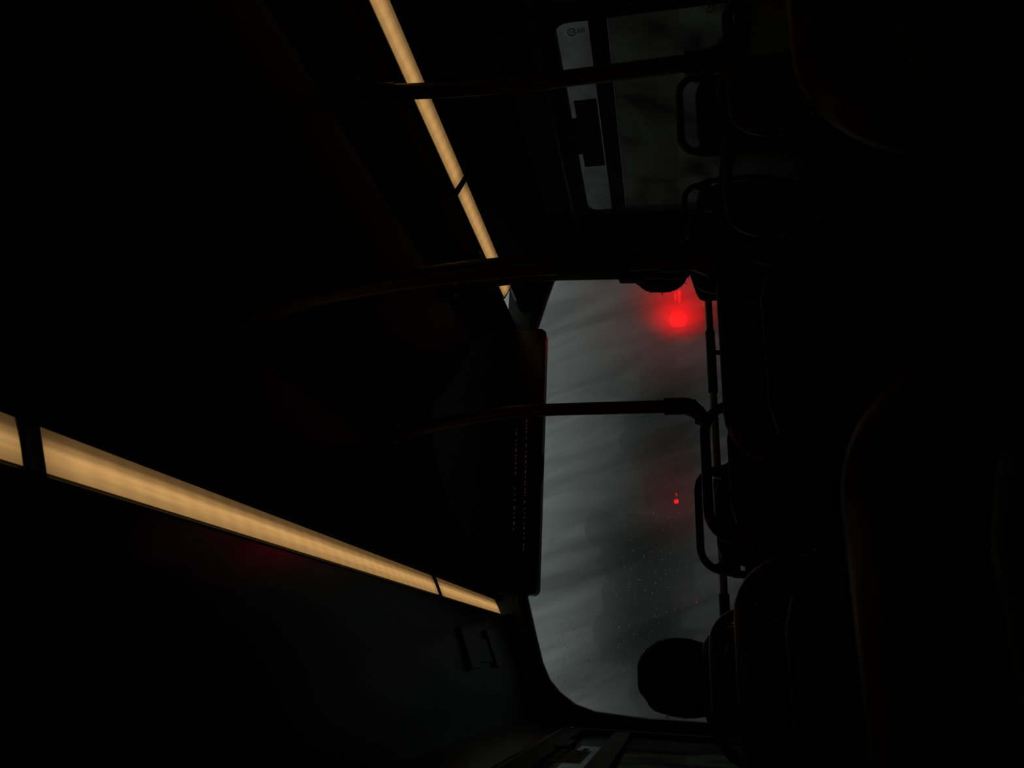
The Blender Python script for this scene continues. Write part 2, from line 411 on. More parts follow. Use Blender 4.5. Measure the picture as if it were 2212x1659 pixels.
# ------------------------------------------------------------------ ceiling lights
def lamp_mat(name, flip, peak):
    m = bpy.data.materials.new(name); m.use_nodes = True; t = m.node_tree; t.nodes.clear()
    uv = t.nodes.new('ShaderNodeUVMap'); s_ = t.nodes.new('ShaderNodeSeparateXYZ'); t.links.new(uv.outputs[0], s_.inputs[0])
    rp = t.nodes.new('ShaderNodeValToRGB'); t.links.new(s_.outputs['X'], rp.inputs[0]); rp.color_ramp.interpolation = 'EASE'
    el = rp.color_ramp.elements
    cols = peak
    el[0].position = 0; el[0].color = (*cols[0], 1); el[1].position = 1; el[1].color = (*cols[-1], 1)
    for k, c_ in enumerate(cols[1:-1]):
        q = el.new((k + 1) / (len(cols) - 1)); q.color = (*c_, 1)
    # the row of small lamps behind the diffuser shows as a slight ripple
    wv = t.nodes.new('ShaderNodeMath'); wv.operation = 'SINE'; ml = t.nodes.new('ShaderNodeMath'); ml.operation = 'MULTIPLY'; ml.inputs[1].default_value = 2 * math.pi / .055
    t.links.new(s_.outputs['Y'], ml.inputs[0]); t.links.new(ml.outputs[0], wv.inputs[0])
    n = t.nodes.new('ShaderNodeTexNoise'); n.inputs['Scale'].default_value = 7; t.links.new(uv.outputs[0], n.inputs['Vector'])
    a = t.nodes.new('ShaderNodeMath'); a.operation = 'MULTIPLY_ADD'; a.inputs[1].default_value = .045; a.inputs[2].default_value = .80; t.links.new(wv.outputs[0], a.inputs[0])
    b = t.nodes.new('ShaderNodeMath'); b.operation = 'MULTIPLY_ADD'; b.inputs[1].default_value = .40; t.links.new(n.outputs['Fac'], b.inputs[0]); t.links.new(a.outputs[0], b.inputs[2])
    # light dims right at the segment's ends (V runs in metres, end distance stored in a second map)
    uv2 = t.nodes.new('ShaderNodeUVMap'); uv2.uv_map = 'ends'; s2 = t.nodes.new('ShaderNodeSeparateXYZ'); t.links.new(uv2.outputs[0], s2.inputs[0])
    r = t.nodes.new('ShaderNodeMapRange'); r.inputs['From Max'].default_value = .05; r.inputs['To Min'].default_value = .62; t.links.new(s2.outputs['X'], r.inputs['Value'])
    mm = t.nodes.new('ShaderNodeMath'); mm.operation = 'MULTIPLY'; t.links.new(b.outputs[0], mm.inputs[0]); t.links.new(r.outputs[0], mm.inputs[1])
    em = t.nodes.new('ShaderNodeEmission'); t.links.new(rp.outputs[0], em.inputs[0]); t.links.new(mm.outputs[0], em.inputs[1])
    o = t.nodes.new('ShaderNodeOutputMaterial'); t.links.new(em.outputs[0], o.inputs[0]); return m
PK = (.535, .292, .106)
def sc(k, g=1.0): return (PK[0] * k, PK[1] * k * g, PK[2] * k * g * .92)
m_lampA = lamp_mat('warm diffuser near', False, [sc(.55), sc(.68), sc(.92), sc(1.0), sc(.55, .97), sc(.20, .97), sc(.17, .97)])
m_lampB = lamp_mat('warm diffuser far', False, [sc(.50), sc(.70), sc(.95), sc(.90), sc(.62), sc(.34), sc(.20)])
def lamp(side, y0, y1, label):
    (xo, zo), (xi, zi) = (.186, .739), (.2465, .771)
    flipx = (lambda a: a) if side == 'A' else (lambda a: mx_(a) + .003)
    root = tag(empty('ceiling_light', (flipx(.216), (y0 + y1) / 2, Z(.80))), label, 'ceiling light', 'warm light strips along the ceiling edges')
    bm = bmesh.new(); uvl = bm.loops.layers.uv.new('UVMap'); uve = bm.loops.layers.uv.new('ends')
    N = max(8, int((y1 - y0) / .02))
    g = 8
    rows = []
    for j in range(N + 1):
        y = y0 + (y1 - y0) * j / N
        rows.append([bm.verts.new((flipx(xo + (xi - xo) * i / g), y, Z(zo + (zi - zo) * i / g - .0012 * math.sin(math.pi * i / g)))) for i in range(g + 1)])
    for j in range(N):
        for i in range(g):
            fc = bm.faces.new((rows[j][i], rows[j][i + 1], rows[j + 1][i + 1], rows[j + 1][i]))
            for lp in fc.loops:
                x_, y_ = lp.vert.co.x, lp.vert.co.y
                xa, xb = sorted((flipx(xo), flipx(xi)))
                lp[uvl].uv = ((x_ - xa) / (xb - xa), y_ - y0)
                lp[uve].uv = (min(y_ - y0, y1 - y_), 0)
    me = bpy.data.meshes.new('diffuser')
    bm.to_mesh(me); bm.free(); o = bpy.data.objects.new('diffuser', me); COL.objects.link(o); o.parent = root
    me.materials.append(m_lampA if side == 'A' else m_lampB)
    for p in me.polygons: p.use_smooth = True
    # housing: channel behind the diffuser with two lips
    bm = bmesh.new()
    q = [(xo - .006, zo - .006), (xo - .001, zo + .0005), (xo + .01, zo + .03), (xi - .01, zi + .03), (xi + .001, zi + .001), (xi + .008, zi - .001), (xi + .012, zi + .045), (xo - .004, zo + .045)]
    rings(bm, [[(flipx(a), y, Z(b)) for a, b in q] for y in (y0 - .001, y1 + .001)])
    obj('housing', bm, m_hous, root)
    for y in (y0 - .008, y1 - .001):
        bm = bmesh.new()
        pr = [(flipx(a), Z(b)) for a, b in ((xo - .004, zo - .003), (xi + .004, zi - .002), (xi + .002, zi + .04), (xo - .002, zo + .04))]
        prism(bm, pr, mapper('y', y), 0, .009)
        obj('end_cap', bm, m_hous, root, smooth=False)
    return root
lamp('A', -.90, .712, 'near end of the glowing light strip at the picture edge')
lamp('A', .745, 2.405, 'longest and widest warm glowing light strip beside the nearer sloped panel')
lamp('A', 2.440, 3.36, 'short warm light strip just before the windscreen, beside the longest strip')
lamp('B', .64, 2.305, 'warm light strip crossed by the yellow pole over the far seats')
lamp('B', 2.340, 3.22, 'short warm light strip of the far row, crossed by the thick yellow pole')

# ------------------------------------------------------------------ display above windscreen
root = tag(empty('display_board', (XC, 3.42, Z(.585))), 'black message display board with orange dots hanging over the windscreen', 'display board')
x0, x1 = .275, 1.60
ol = rrect(x0, x1, Z(.585), Z(.80), .03, 6)
obj('housing', prism(bmesh.new(), ol, mapper('y', 3.40), 0, .09), m_screen, root, bevel=.004)
obj('bottom_lip', prism(bmesh.new(), rrect(x0 + .02, x1 - .02, Z(.582), Z(.592), .004, 2), mapper('y', 3.392), 0, .02), m_tubeg, root)
obj('sensor', boxbm((.80, 3.385, Z(.575)), (.925, 3.41, Z(.59))), m_black, root, bevel=.002)
bm = bmesh.new(); bm2 = bmesh.new()
def dashes(bm, xa, xb, za, zb, skip):
    x = xa
    while x > xb:
        L = random.choice((.006, .008, .012, .018))
        if not (skip and skip[0] < x < skip[1]):
            z = za + (zb - za) * (xa - x) / (xa - xb)
            box(bm, (x - L, 3.3985, Z(z)), (x, 3.402, Z(z + .004)))
        x -= L + random.choice((.008, .014, .022))
dashes(bm, 1.11, .475, .663, .653, None); dashes(bm2, 1.06, .57, .711, .704, (.78, .84))
m_led = emit('orange lamp dots', (1.0, .32, .08), .035)
obj('text_line', bm, m_led, root, smooth=False); obj('text_line', bm2, m_led, root, smooth=False)

# eyeball air nozzles along the ceiling edges
def nozzle(x, y, label):
    root = tag(empty('air_nozzle', (x, y, Z(.79))), label, 'air vent', 'round air nozzles in the ceiling')
    bm = bmesh.new(); tube(bm, [(x + .024 * math.cos(t * math.pi / 12), y + .024 * math.sin(t * math.pi / 12), Z(.778)) for t in range(25)], .004, 8, False)
    obj('ring', bm, m_tubeg, root)
    bm = bmesh.new(); bmesh.ops.create_uvsphere(bm, u_segments=20, v_segments=10, radius=.02); bmesh.ops.translate(bm, verts=bm.verts, vec=(x, y, Z(.788)))
    obj('ball', bm, m_screen, root)
nozzle(1.655, 2.74, 'round air nozzle next to the thick pole and far light strip')
nozzle(1.60, 3.27, 'round air nozzle at the front end of the far light strip')
nozzle(.345, 3.12, 'round air nozzle near the front end of the nearer light strip')

# folded bracket fixed on the near cove
def on_cove(u, v):
    a = ray(u, v)
    for (xa, za), (xb, zb) in zip(LP, LP[1:]):
        # intersect x/z ray with segment
        den = a.x * (zb - za) - a.z * (xb - xa)
        if abs(den) < 1e-9: continue
        k = (xa * (zb - za) - za * (xb - xa)) / den
        z = a.z * k
        if min(za, zb) - 1e-6 <= z <= max(za, zb) + 1e-6 and k > 0: return Vector((a.x * k, a.y * k, Z(z)))
def slab(pts, off, t_):
    P4 = [on_cove(*p) for p in pts]
    n = (P4[1] - P4[0]).cross(P4[3] - P4[0]).normalized()
    if n.z > 0: n = -n
    bm = bmesh.new()
    A = [bm.verts.new(p + n * off) for p in P4]; B = [bm.verts.new(p + n * (off + t_)) for p in P4]
    bm.faces.new(A); bm.faces.new(B[::-1])
    for i in range(4): bm.faces.new((A[i], A[(i + 1) % 4], B[(i + 1) % 4], B[i]))
    return bm
hb = obj('mounting_bracket', slab([(1012, 1378), (1046, 1382), (1062, 1430), (1030, 1432)], -.001, .008), m_cove, smooth=False, bevel=.002)
tag(hb, 'dark bracket of two parallel bars joined by a plate, fixed on the sloped panel', 'bracket')
obj('bar', slab([(985, 1355), (1006, 1358), (1034, 1444), (1012, 1448)], 0, .014), m_cove, hb, smooth=False, bevel=.002)
obj('bar', slab([(1042, 1362), (1060, 1364), (1083, 1440), (1068, 1443)], 0, .014), m_cove, hb, smooth=False, bevel=.002)

# ------------------------------------------------------------------ seats
def arch_path(x0, x1, y, zt, zb, rc, lean=0.0, n=7):
    pts = [(x0 - .010, y - .01, zb), (x0 - .004, y - .004, (zb + zt - rc) / 2), ]
    for k in range(n + 1):
        t = math.pi - k * math.pi / 2 / n
        pts.append((x0 + rc + rc * math.cos(t), y, zt - rc + rc * math.sin(t)))
    for k in range(n + 1):
        t = math.pi / 2 - k * math.pi / 2 / n
        pts.append((x1 - rc + rc * math.cos(t), y, zt - rc + rc * math.sin(t)))
    pts += [(x1 + .004, y - .004, (zb + zt - rc) / 2), (x1 + .010, y - .01, zb)]
    return pts
def seat(x0, x1, y, top, label, group='seats in rows on the upper deck', fine=False, pad=.070):
    r = .0135; n = 20 if fine else 12
    root = tag(empty('bus_seat', ((x0 + x1) / 2, y + .2, 0)), label, 'seat', group)
    zt = Z(top) - r; xa, xb = x0 + r, x1 - r
    bm = tube(bmesh.new(), arch_path(xa, xb, y, zt, Z(top - .125), .075, n=12 if fine else 7), r, n)
    obj('grab_handle', bm, m_yel, root)['label'] = 'yellow arched grab handle'
    # moulded webs at both ends of the hand slot
    for s, xx in ((1, xa), (-1, xb)):
        bm = bmesh.new()
        w_ = [(xx, Z(top - .14)), (xx + s * .004, Z(top - .075)), (xx + s * .016, Z(top - .052)), (xx + s * .030, Z(top - .075)), (xx + s * .040, Z(top - .115)), (xx + s * .055, Z(top - .14))]
        if s < 0: w_ = w_[::-1]
        prism(bm, w_, mapper('y', y - .008), 0, .016)
        obj('handle_web', bm, m_yel, root, bevel=.003)
    # side tubes below the handle
    for xx, s in ((xa, -1), (xb, 1)):
        bm = tube(bmesh.new(), smoothpath([(xx + s * .010, y - .01, Z(top - .115)), (xx + s * .014, y - .012, Z(top - .3)), (xx + s * .006, y + .02, Z(-.55)), (xx - s * .0, y + .06, Z(-.66))], 4), .0125, n)
        obj('side_tube', bm, m_tubeg, root)
    # backrest shell: curved, rounded top, slightly narrower
    bm = bmesh.new(); R_ = []
    H = [(-.07 - .0, 0), (-.085, .004), (-.16, .0), (-.30, -.006), (-.42, .0), (-.52, .03), (-.60, .07)]
    zs = [top - pad, top - pad - .012, top - pad - .09, top - .30, top - .40, top - .46, -.60]
    for k, z in enumerate(zs):
        yy = y + (0, 0, -.012, -.016, -.004, .012, .05)[k]
        wd = ((.55, .80, .96, .98, .97, .95, .92)[k]) * (xb - xa) / 2 - .006
        th = (.010, .018, .026, .028, .028, .026, .022)[k]
        xm = (xa + xb) / 2; ring = []
        for q in range(24):
            t = 2 * math.pi * q / 24
            c_, s_ = math.cos(t), math.sin(t)
            ring.append((xm + wd * math.copysign(abs(c_) ** .35, c_), yy + th * math.copysign(abs(s_) ** .6, s_) + .010 * (abs(c_) ** 2), Z(z)))
        R_.append(ring)
    rings(bm, R_, caps=True)
    bk = obj('backrest', bm, m_shell, root)
    # front padding on the passenger's side
    bm = bmesh.new()
    bmesh.ops.create_grid(bm, x_segments=8, y_segments=8, size=.5)
    for v_ in bm.verts:
        a, b = v_.co.x * 2, v_.co.y * 2
        v_.co = Vector(((xa + xb) / 2 + a * ((xb - xa) / 2 - .03), y + .012 + .03 * (1 - a ** 6) * (1 - b ** 6) + (0 if b > -.5 else .04 * (-b - .5)), Z(top - .04 - pad + (b - 1) / 2 * (.47 - pad))))
    bmesh.ops.solidify(bm, geom=bm.faces[:], thickness=.012)
    obj('back_padding', bm, m_fab, root)
    # seat cushion
    bm = bmesh.new(); R_ = []
    for z, k in ((-.66, .90), (-.645, 1.0), (-.60, 1.0), (-.585, .94), (-.58, .7)):
        ring = []
        for q in range(24):
            t = 2 * math.pi * q / 24; c_, s_ = math.cos(t), math.sin(t)
            ring.append(((xa + xb) / 2 + (xb - xa) / 2 * k * math.copysign(abs(c_) ** .4, c_), y + .265 + .215 * k * math.copysign(abs(s_) ** .4, s_), Z(z)))
        R_.append(ring)
    rings(bm, R_, caps=True); obj('seat_cushion', bm, m_fab, root)
    bm = bmesh.new(); tube(bm, [((xa + xb) / 2, y + .24, 0), ((xa + xb) / 2, y + .24, .39)], .028, 14); box(bm, ((xa + xb) / 2 - .07, y + .12, 0), ((xa + xb) / 2 + .07, y + .36, .012))
    box(bm, (xa + .03, y + .10, .375), (xb - .03, y + .40, .395))
    obj('pedestal', bm, m_tubeg, root)
    return root
seat(-.235, .168, .40, -.088, 'closest seat back filling the picture edge, by the nearer side wall', fine=True)
seat(.29, .67, .40, -.088, 'closest aisle seat back, blurred at the picture edge', fine=True)
seat(-.225, .157, 1.13, -.088, 'window seat in the second row, directly ahead of the closest seat back')
seat(.285, .675, 1.13, -.090, 'aisle seat that the thick yellow pole rises from')
seat(-.215, .142, 1.94, -.090, 'third-row window seat, behind the dark-haired person by the side wall')
seat(.290, .675, 1.94, -.091, 'aisle seat that the thin yellow pole in the middle of the windscreen rises from')
seat(-.21, .130, 2.60, -.098, 'front-row window seat the dark-haired person sits in')
seat(.292, .665, 2.60, -.094, 'front-row aisle seat before the windscreen, its arched handle against the glass')
seat(1.11, 1.545, 1.41, -.160, 'nearest seat across the aisle, with the yellow pole on its top rail', pad=.16)
seat(1.66, 2.06, 1.41, -.160, 'window seat beside the nearest seat across the aisle')
seat(1.67, 2.04, 2.20, -.072, 'taller seat against the far side window, full arched handle in view')
seat(1.80, 2.13, 3.00, -.106, 'smallest seat in the front corner under the far side window')
seat(1.245, 1.63, 2.42, -.105, 'seat of the half-hidden passenger behind the thick pole')

# guard rail with panel across the aisle
root = tag(empty('guard_screen', (1.6, 1.92, 0)), 'yellow tube rail with dark panel between the seats across the aisle', 'guard rail')
pth = arch_path(1.18, 1.80, 1.92, Z(-.203), Z(-.55), .09)
pth[0] = (1.175, 1.92, 0.0)
pth[-1] = (1.805, 1.92, 0.0)
obj('rail', tube(bmesh.new(), pth, .015, 12), m_yel, root)
obj('panel', prism(bmesh.new(), rrect(1.20, 1.785, Z(-.95), Z(-.42), .06, 6), mapper('y', 1.915), 0, .012), m_shell, root)

# ------------------------------------------------------------------ poles
def pole(label, uv, ybot, ytop, r, railz, dirx, nm='grab_pole', bolts=True, socket=.11):
    """uv: measured middle line of the pole from its foot up; the foot stands on the seat's top rail"""
    zs = []
    n = len(uv)
    pts = []
    for i, (u, v) in enumerate(uv):
        y = ybot + (ytop - ybot) * i / (n - 1)
        pts.append(at(u, v, y=y))
    top = pts[-1]; k = (Z(.795) - top.z)
    d_ = (pts[-1] - pts[-2]).normalized()
    pts.append(top + d_ * (k / d_.z))
    foot = pts[0]
    pts = [Vector((foot.x, foot.y, Z(railz)))] + pts
    root = tag(empty(nm, (pts[0].x, pts[0].y, Z(railz))), label, 'pole', 'yellow poles between seats and ceiling')
    sp_ = smoothpath(pts, 8)
    obj('tube', tube(bmesh.new(), sp_, r, 20), m_yel, root)
    # ceiling socket
    Ls = []; L = 0
    rev = sp_[::-1]
    for a, b in zip(rev, rev[1:]):
        Ls.append(a); L += (a - b).length
        if L > socket: Ls.append(b); break
    obj('ceiling_socket', tube(bmesh.new(), Ls, [r * 1.16] * (len(Ls) - 1) + [r * 1.13], 20), m_yel, root)
    c = Ls[0]
    obj('ceiling_flange', tube(bmesh.new(), [(c.x, c.y, Z(.800)), (c.x, c.y, Z(.788))], r * 1.9, 24), m_yel, root)
    # foot: sleeve that flares round into the seat's rail
    a0 = Vector((foot.x, foot.y, Z(railz + .085)));
    fl = [a0, a0 + Vector((0, 0, -.03)), a0 + Vector((0, 0, -.055)), Vector((foot.x + dirx * .008, foot.y, Z(railz + .012))), Vector((foot.x + dirx * .030, foot.y, Z(railz - .010))), Vector((foot.x + dirx * .055, foot.y, Z(railz - .012)))]
    br = obj('bracket', tube(bmesh.new(), smoothpath(fl, 4), [r * 1.32] * 13 + [r * 1.28, r * 1.2, r * 1.15, r * 1.1, r * 1.05, r * 1.02, r * 1.0, r * .98], 20), m_yel, root)
    if bolts:
        for dz, dx in ((.066, -.003), (.035, .004), (.025, -.010)):
            bm = bmesh.new(); bmesh.ops.create_cone(bm, cap_ends=True, segments=14, radius1=.0065, radius2=.006, depth=.004, matrix=Matrix.Translation((foot.x + dx, foot.y - r * 1.30, Z(railz + dz))) @ Matrix.Rotation(math.pi / 2, 4, 'X'))
            obj('bolt', bm, m_black, br)
    return root, sp_
p1, s1 = pole('slim yellow pole crossing the far light strip and far side window', [(1480, 137), (1300, 160), (1100, 183), (900, 197), (800, 197)], 1.41, 1.47, .0205, -.155, .9)
p2, s2 = pole('thickest yellow pole, nearest the middle, carrying a black stop button box', [(1440, 556), (1300, 567), (1100, 577), (871, 605), (700, 637), (560, 672)], 1.13, 1.175, .0195, -.085, -.9)
p3, s3 = pole('thin yellow pole standing in front of the middle of the windscreen', [(1440, 878), (1300, 882), (1172, 886), (1060, 895), (960, 914), (870, 935)], 1.94, 2.02, .0178, -.085, -.9)
p4, s4 = pole('farthest yellow pole, just behind the thickest one at the windscreen edge', [(1440, 592), (1300, 595), (1150, 600), (1000, 622), (920, 640)], 2.42, 2.48, .0168, -.10, .9)
def stop_box(pts, u0, u1, r, label):
    cand = [p for p in pts]
    def pu(p):
        c_ = R3.transposed() @ (p - Vector((0, 0, CAMZ))); return U0 + FPX * c_.x / c_.z
    sel = [p for p in cand if u0 < pu(p) < u1]
    a, b = sel[0], sel[-1]
    root = tag(empty('stop_button_box', a), label, 'stop button', 'stop button boxes on the poles')
    mid = (a + b) / 2; ax = (b - a).normalized(); sx = Vector((1, 0, 0)); sx = (sx - ax * sx.dot(ax)).normalized(); sy = ax.cross(sx)
    bm = bmesh.new(); R_ = []
    for k, w_ in ((0, .80), (.03, .96), (.08, 1), (.92, 1), (.97, .96), (1, .80)):
        c_ = a.lerp(b, k)
        R_.append([c_ + sx * (r * w_ * math.copysign(abs(math.cos(t)) ** .6, math.cos(t))) + sy * (r * 1.15 * w_ * math.copysign(abs(math.sin(t)) ** .6, math.sin(t))) for t in [2 * math.pi * q / 24 for q in range(24)]])
    rings(bm, R_, caps=True); obj('casing', bm, m_black, root)
    n_ = -sy if sy.y > 0 else sy
    bm = bmesh.new(); bmesh.ops.create_cone(bm, cap_ends=True, segments=20, radius1=.012, radius2=.010, depth=.008,
        matrix=Matrix.Translation(mid + n_ * r * 1.16) @ n_.to_track_quat('Z', 'Y').to_matrix().to_4x4())
    obj('push_button', bm, mat('dark red button', (.03, .003, .003), .4, .4), root)
stop_box(s2, 1205, 1368, .0235, 'black stop button box on the thickest yellow pole')
stop_box(s4, 1322, 1400, .027, 'smaller black stop button box on the farthest pole beside the windscreen')

# front hand rail
root = tag(empty('hand_rail', (XC, 3.36, Z(-.36))), 'yellow hand rail with black sleeves running across below the windscreen', 'hand rail')
ry, rz, rr = 3.36, -.228, .017
obj('tube', tube(bmesh.new(), smoothpath([(-.22, ry + .10, Z(rz)), (-.19, ry + .03, Z(rz)), (-.13, ry, Z(rz)), (.4, ry, Z(rz)), (1.5, ry, Z(rz)), (2.07, ry, Z(rz)), (2.13, ry + .03, Z(rz)), (2.16, ry + .10, Z(rz))], 6), rr, 16), mat('yellow with windscreen light in colour', (.26, .19, .03), .4, .3), root)  # pole yellow lightened in the colour to stand in for the windscreen's rim light
for xa, xb in ((1.21, 1.53), (.62, .80), (.09, .30)):
    obj('grip_sleeve', tube(bmesh.new(), [(xa, ry, Z(rz)), (xa + .006, ry, Z(rz)), (xb - .006, ry, Z(rz)), (xb, ry, Z(rz))], [.020, .022, .022, .020], 16), m_black, root)
for xx in (.20, .80, 1.42, 1.95):
    bm = tube(bmesh.new(), [(xx, ry, Z(rz)), (xx, ry + .03, Z(rz - .07)), (xx, ry + .05, Z(-.33))], .012, 10)
    obj('bracket', bm, m_black, root)

# ------------------------------------------------------------------ passengers
def skin_body(name, verts, edges, radii, m, parent, root_i=0, sub=2):
    me = bpy.data.meshes.new(name); me.from_pydata([Vector(v) for v in verts], edges, []); me.update()
    o = bpy.data.objects.new(name, me); COL.objects.link(o); o.parent = parent
    sk = o.modifiers.new('skin', 'SKIN'); sk.use_smooth_shade = True
    lay = me.skin_vertices[0].data if me.skin_vertices else None
    if lay is None:
        bpy.context.view_layer.objects.active = o
        bpy.ops.mesh.customdata_skin_add(); lay = me.skin_vertices[0].data
    for i, r in enumerate(radii):
        lay[i].radius = (r, r) if not isinstance(r, tuple) else r; lay[i].use_root = (i == root_i)
    sb = o.modifiers.new('sub', 'SUBSURF'); sb.levels = sub; sb.render_levels = sub
    me.materials.append(m); return o
def passenger(base, label, head_w, bushy, sc_=1.0, yaw=0.0):
    bx, by, bz = base                             # the pelvis on the seat cushion
    root = tag(empty('person', (bx, by, bz)), label, 'person')
    S = sc_; fz = -bz / S
    def q(x, y, z): return (x * S, y * S, z * S)
    V = [q(0, 0, .09), q(0, .0, .20), q(0, .035, .33), q(0, .085, .425), q(0, .12, .47), q(0, .135, .50),      # 0..5 spine, neck
         q(.10, .04, .07), q(.12, .40, .07), q(.12, .43, -.20), q(.12, .43, fz + .09), q(.12, .50, fz + .055),             # 6..10 leg
         q(-.10, .04, .07), q(-.12, .40, .07), q(-.12, .43, -.20), q(-.12, .43, fz + .09), q(-.12, .50, fz + .055),
         q(.15, .08, .41), q(.17, .06, .23), q(.15, .22, .165), q(.10, .29, .155),                                   # 16..19 arm
         q(-.15, .08, .41), q(-.17, .06, .23), q(-.15, .22, .165), q(-.10, .29, .155)]
    E = [(0, 1), (1, 2), (2, 3), (3, 4), (4, 5), (0, 6), (6, 7), (7, 8), (8, 9), (9, 10), (0, 11), (11, 12), (12, 13), (13, 14), (14, 15),
         (3, 16), (16, 17), (17, 18), (18, 19), (3, 20), (20, 21), (21, 22), (22, 23)]
    Rr = [(.15, .11), (.15, .11), (.16, .11), (.14, .095), .055, .050, .085, .068, .052, .042, .035, .085, .068, .052, .042, .035,
          .068, .050, .040, .030, .068, .050, .040, .030]
    body = skin_body('body', V, E, [tuple(a * S for a in r) if isinstance(r, tuple) else r * S for r in Rr], m_coat, root)
    # head with a face
    hc = Vector(q(0, .17, .60)); bm = bmesh.new(); bmesh.ops.create_uvsphere(bm, u_segments=32, v_segments=24, radius=1)
    for v_ in bm.verts:
        x, y, z = v_.co
        sx = .074; sy = .095; sz = .115
        if z < 0: sx *= 1 - .28 * (-z) ** 1.5
        yy = y * sy; 
        if y > 0.2:
            yy += .020 * math.exp(-((x / .16) ** 2)) * math.exp(-(((z + .12) / .20) ** 2))       # nose
            yy -= .010 * (math.exp(-(((abs(x) - .38) / .15) ** 2)) * math.exp(-(((z - .05) / .12) ** 2)))  # eye sockets
            yy += .006 * math.exp(-((x / .3) ** 2)) * math.exp(-(((z + .45) / .08) ** 2))         # lips
        v_.co = hc + Vector((x * sx, yy, z * sz)) * S
    head = obj('head', bm, m_skin, root)
    for s in (-1, 1):
        bm = bmesh.new(); bmesh.ops.create_uvsphere(bm, u_segments=12, v_segments=8, radius=1)
        for v_ in bm.verts: v_.co = hc + Vector((s * .074 + v_.co.x * .010, v_.co.y * .018 - .005, v_.co.z * .030)) * S
        obj('ear', bm, m_skin, head)
        bm = bmesh.new(); bmesh.ops.create_uvsphere(bm, u_segments=12, v_segments=8, radius=.011 * S)
        bmesh.ops.translate(bm, verts=bm.verts, vec=hc + Vector((s * .028, .079, .006)) * S); obj('eye', bm, mat('eye white', (.3, .3, .3), .2), head)
    # hair: a full mass with stray strands
    bm = bmesh.new(); bmesh.ops.create_icosphere(bm, subdivisions=5, radius=1)
    hw = head_w / 2
    for v_ in bm.verts:
        x, y, z = v_.co
        wob = 1 + .02 * math.sin(9 * x + 5 * z) + .008 * math.sin(34 * y - 27 * z + 22 * x) + random.gauss(0, .004)
        zz = z * (.135 if z > 0 else bushy)
        wx = hw * (1.0 + (.12 if z < 0 else 0) * min(1, -z)) if z < 0 else hw
        yy = y * .125
        if y > .35 and z < .45: yy = min(yy, .060)     # leave the face free
        v_.co = hc + Vector((x * wx * wob, yy * wob - .022, zz * wob + .012)) * S
    hair = obj('hair', bm, m_hair, root)
    bm = bmesh.new()
    for _ in range(160):
        a = random.uniform(0, 2 * math.pi); el = random.uniform(-.9, 1.3)
        n_ = Vector((math.cos(a) * math.cos(el), math.sin(a) * math.cos(el), math.sin(el)))
        if n_.y > .4: n_.y *= -1
        p = hc + Vector((n_.x * hw, n_.y * .12 - .02, n_.z * (.13 if n_.z > 0 else bushy) + .01)) * S
        t_ = (n_ + Vector((random.gauss(0, .5), random.gauss(0, .5), random.gauss(-.3, .5)))).normalized()
        tube(bm, [p - n_ * .01, p + t_ * .010, p + t_ * .018 + Vector((0, 0, -.006))], [.0011, .0008, .0003], 4)
    obj('stray_strands', bm, m_hair, hair)
    # hands resting on the lap, five fingers each
    for s in (-1, 1):
        w0 = Vector(q(s * .10, .29, .155)); HV = [w0, w0 + Vector((-s * .03, .045, 0)) * S, ]
        HE = [(0, 1)]; HR = [.026, .030]
        for k, (fx, L) in enumerate(((-.026, .062), (-.009, .072), (.009, .068), (.025, .054))):
            b0 = HV[1] + Vector((fx, .028, 0)) * S; b1 = b0 + Vector((0, L * .55, -.006)) * S; b2 = b1 + Vector((0, L * .35, -.022)) * S
            i = len(HV); HV += [b0, b1, b2]; HE += [(1, i), (i, i + 1), (i + 1, i + 2)]; HR += [.011, .009, .007]
        i = len(HV); t0 = HV[1] + Vector((-s * .034, -.01, .0)) * S; HV += [t0, t0 + Vector((-s * .022, .026, -.004)) * S, t0 + Vector((-s * .028, .048, -.010)) * S]
        HE += [(1, i), (i, i + 1), (i + 1, i + 2)]; HR += [.013, .010, .008]
        skin_body('hand', HV, HE, [r * S for r in HR], m_skin, root, sub=1)
    for s in (-1, 1):
        bm = bmesh.new(); R_ = []
        for yy, w_, h_ in ((.36, .036, .05), (.40, .042, .055), (.48, .046, .040), (.56, .044, .026), (.60, .030, .018)):
            R_.append([Vector(q(s * .12 + w_ * math.cos(t), yy, fz + max(0, h_ * (1 + math.sin(t))))) for t in [2 * math.pi * k / 16 for k in range(16)]])
        rings(bm, R_, caps=True); obj('shoe', bm, m_black, root)
    return root
H1 = at(1475, 1475, y=2.80)
passenger((-.035, 2.78, .485), 'person with bushy black hair seated in the front row, seen from behind', .285, .26, .92)
passenger((1.555, 2.63, .485), 'person half hidden behind the thick pole, dark hair and shoulder against red light', .215, .13, .92)

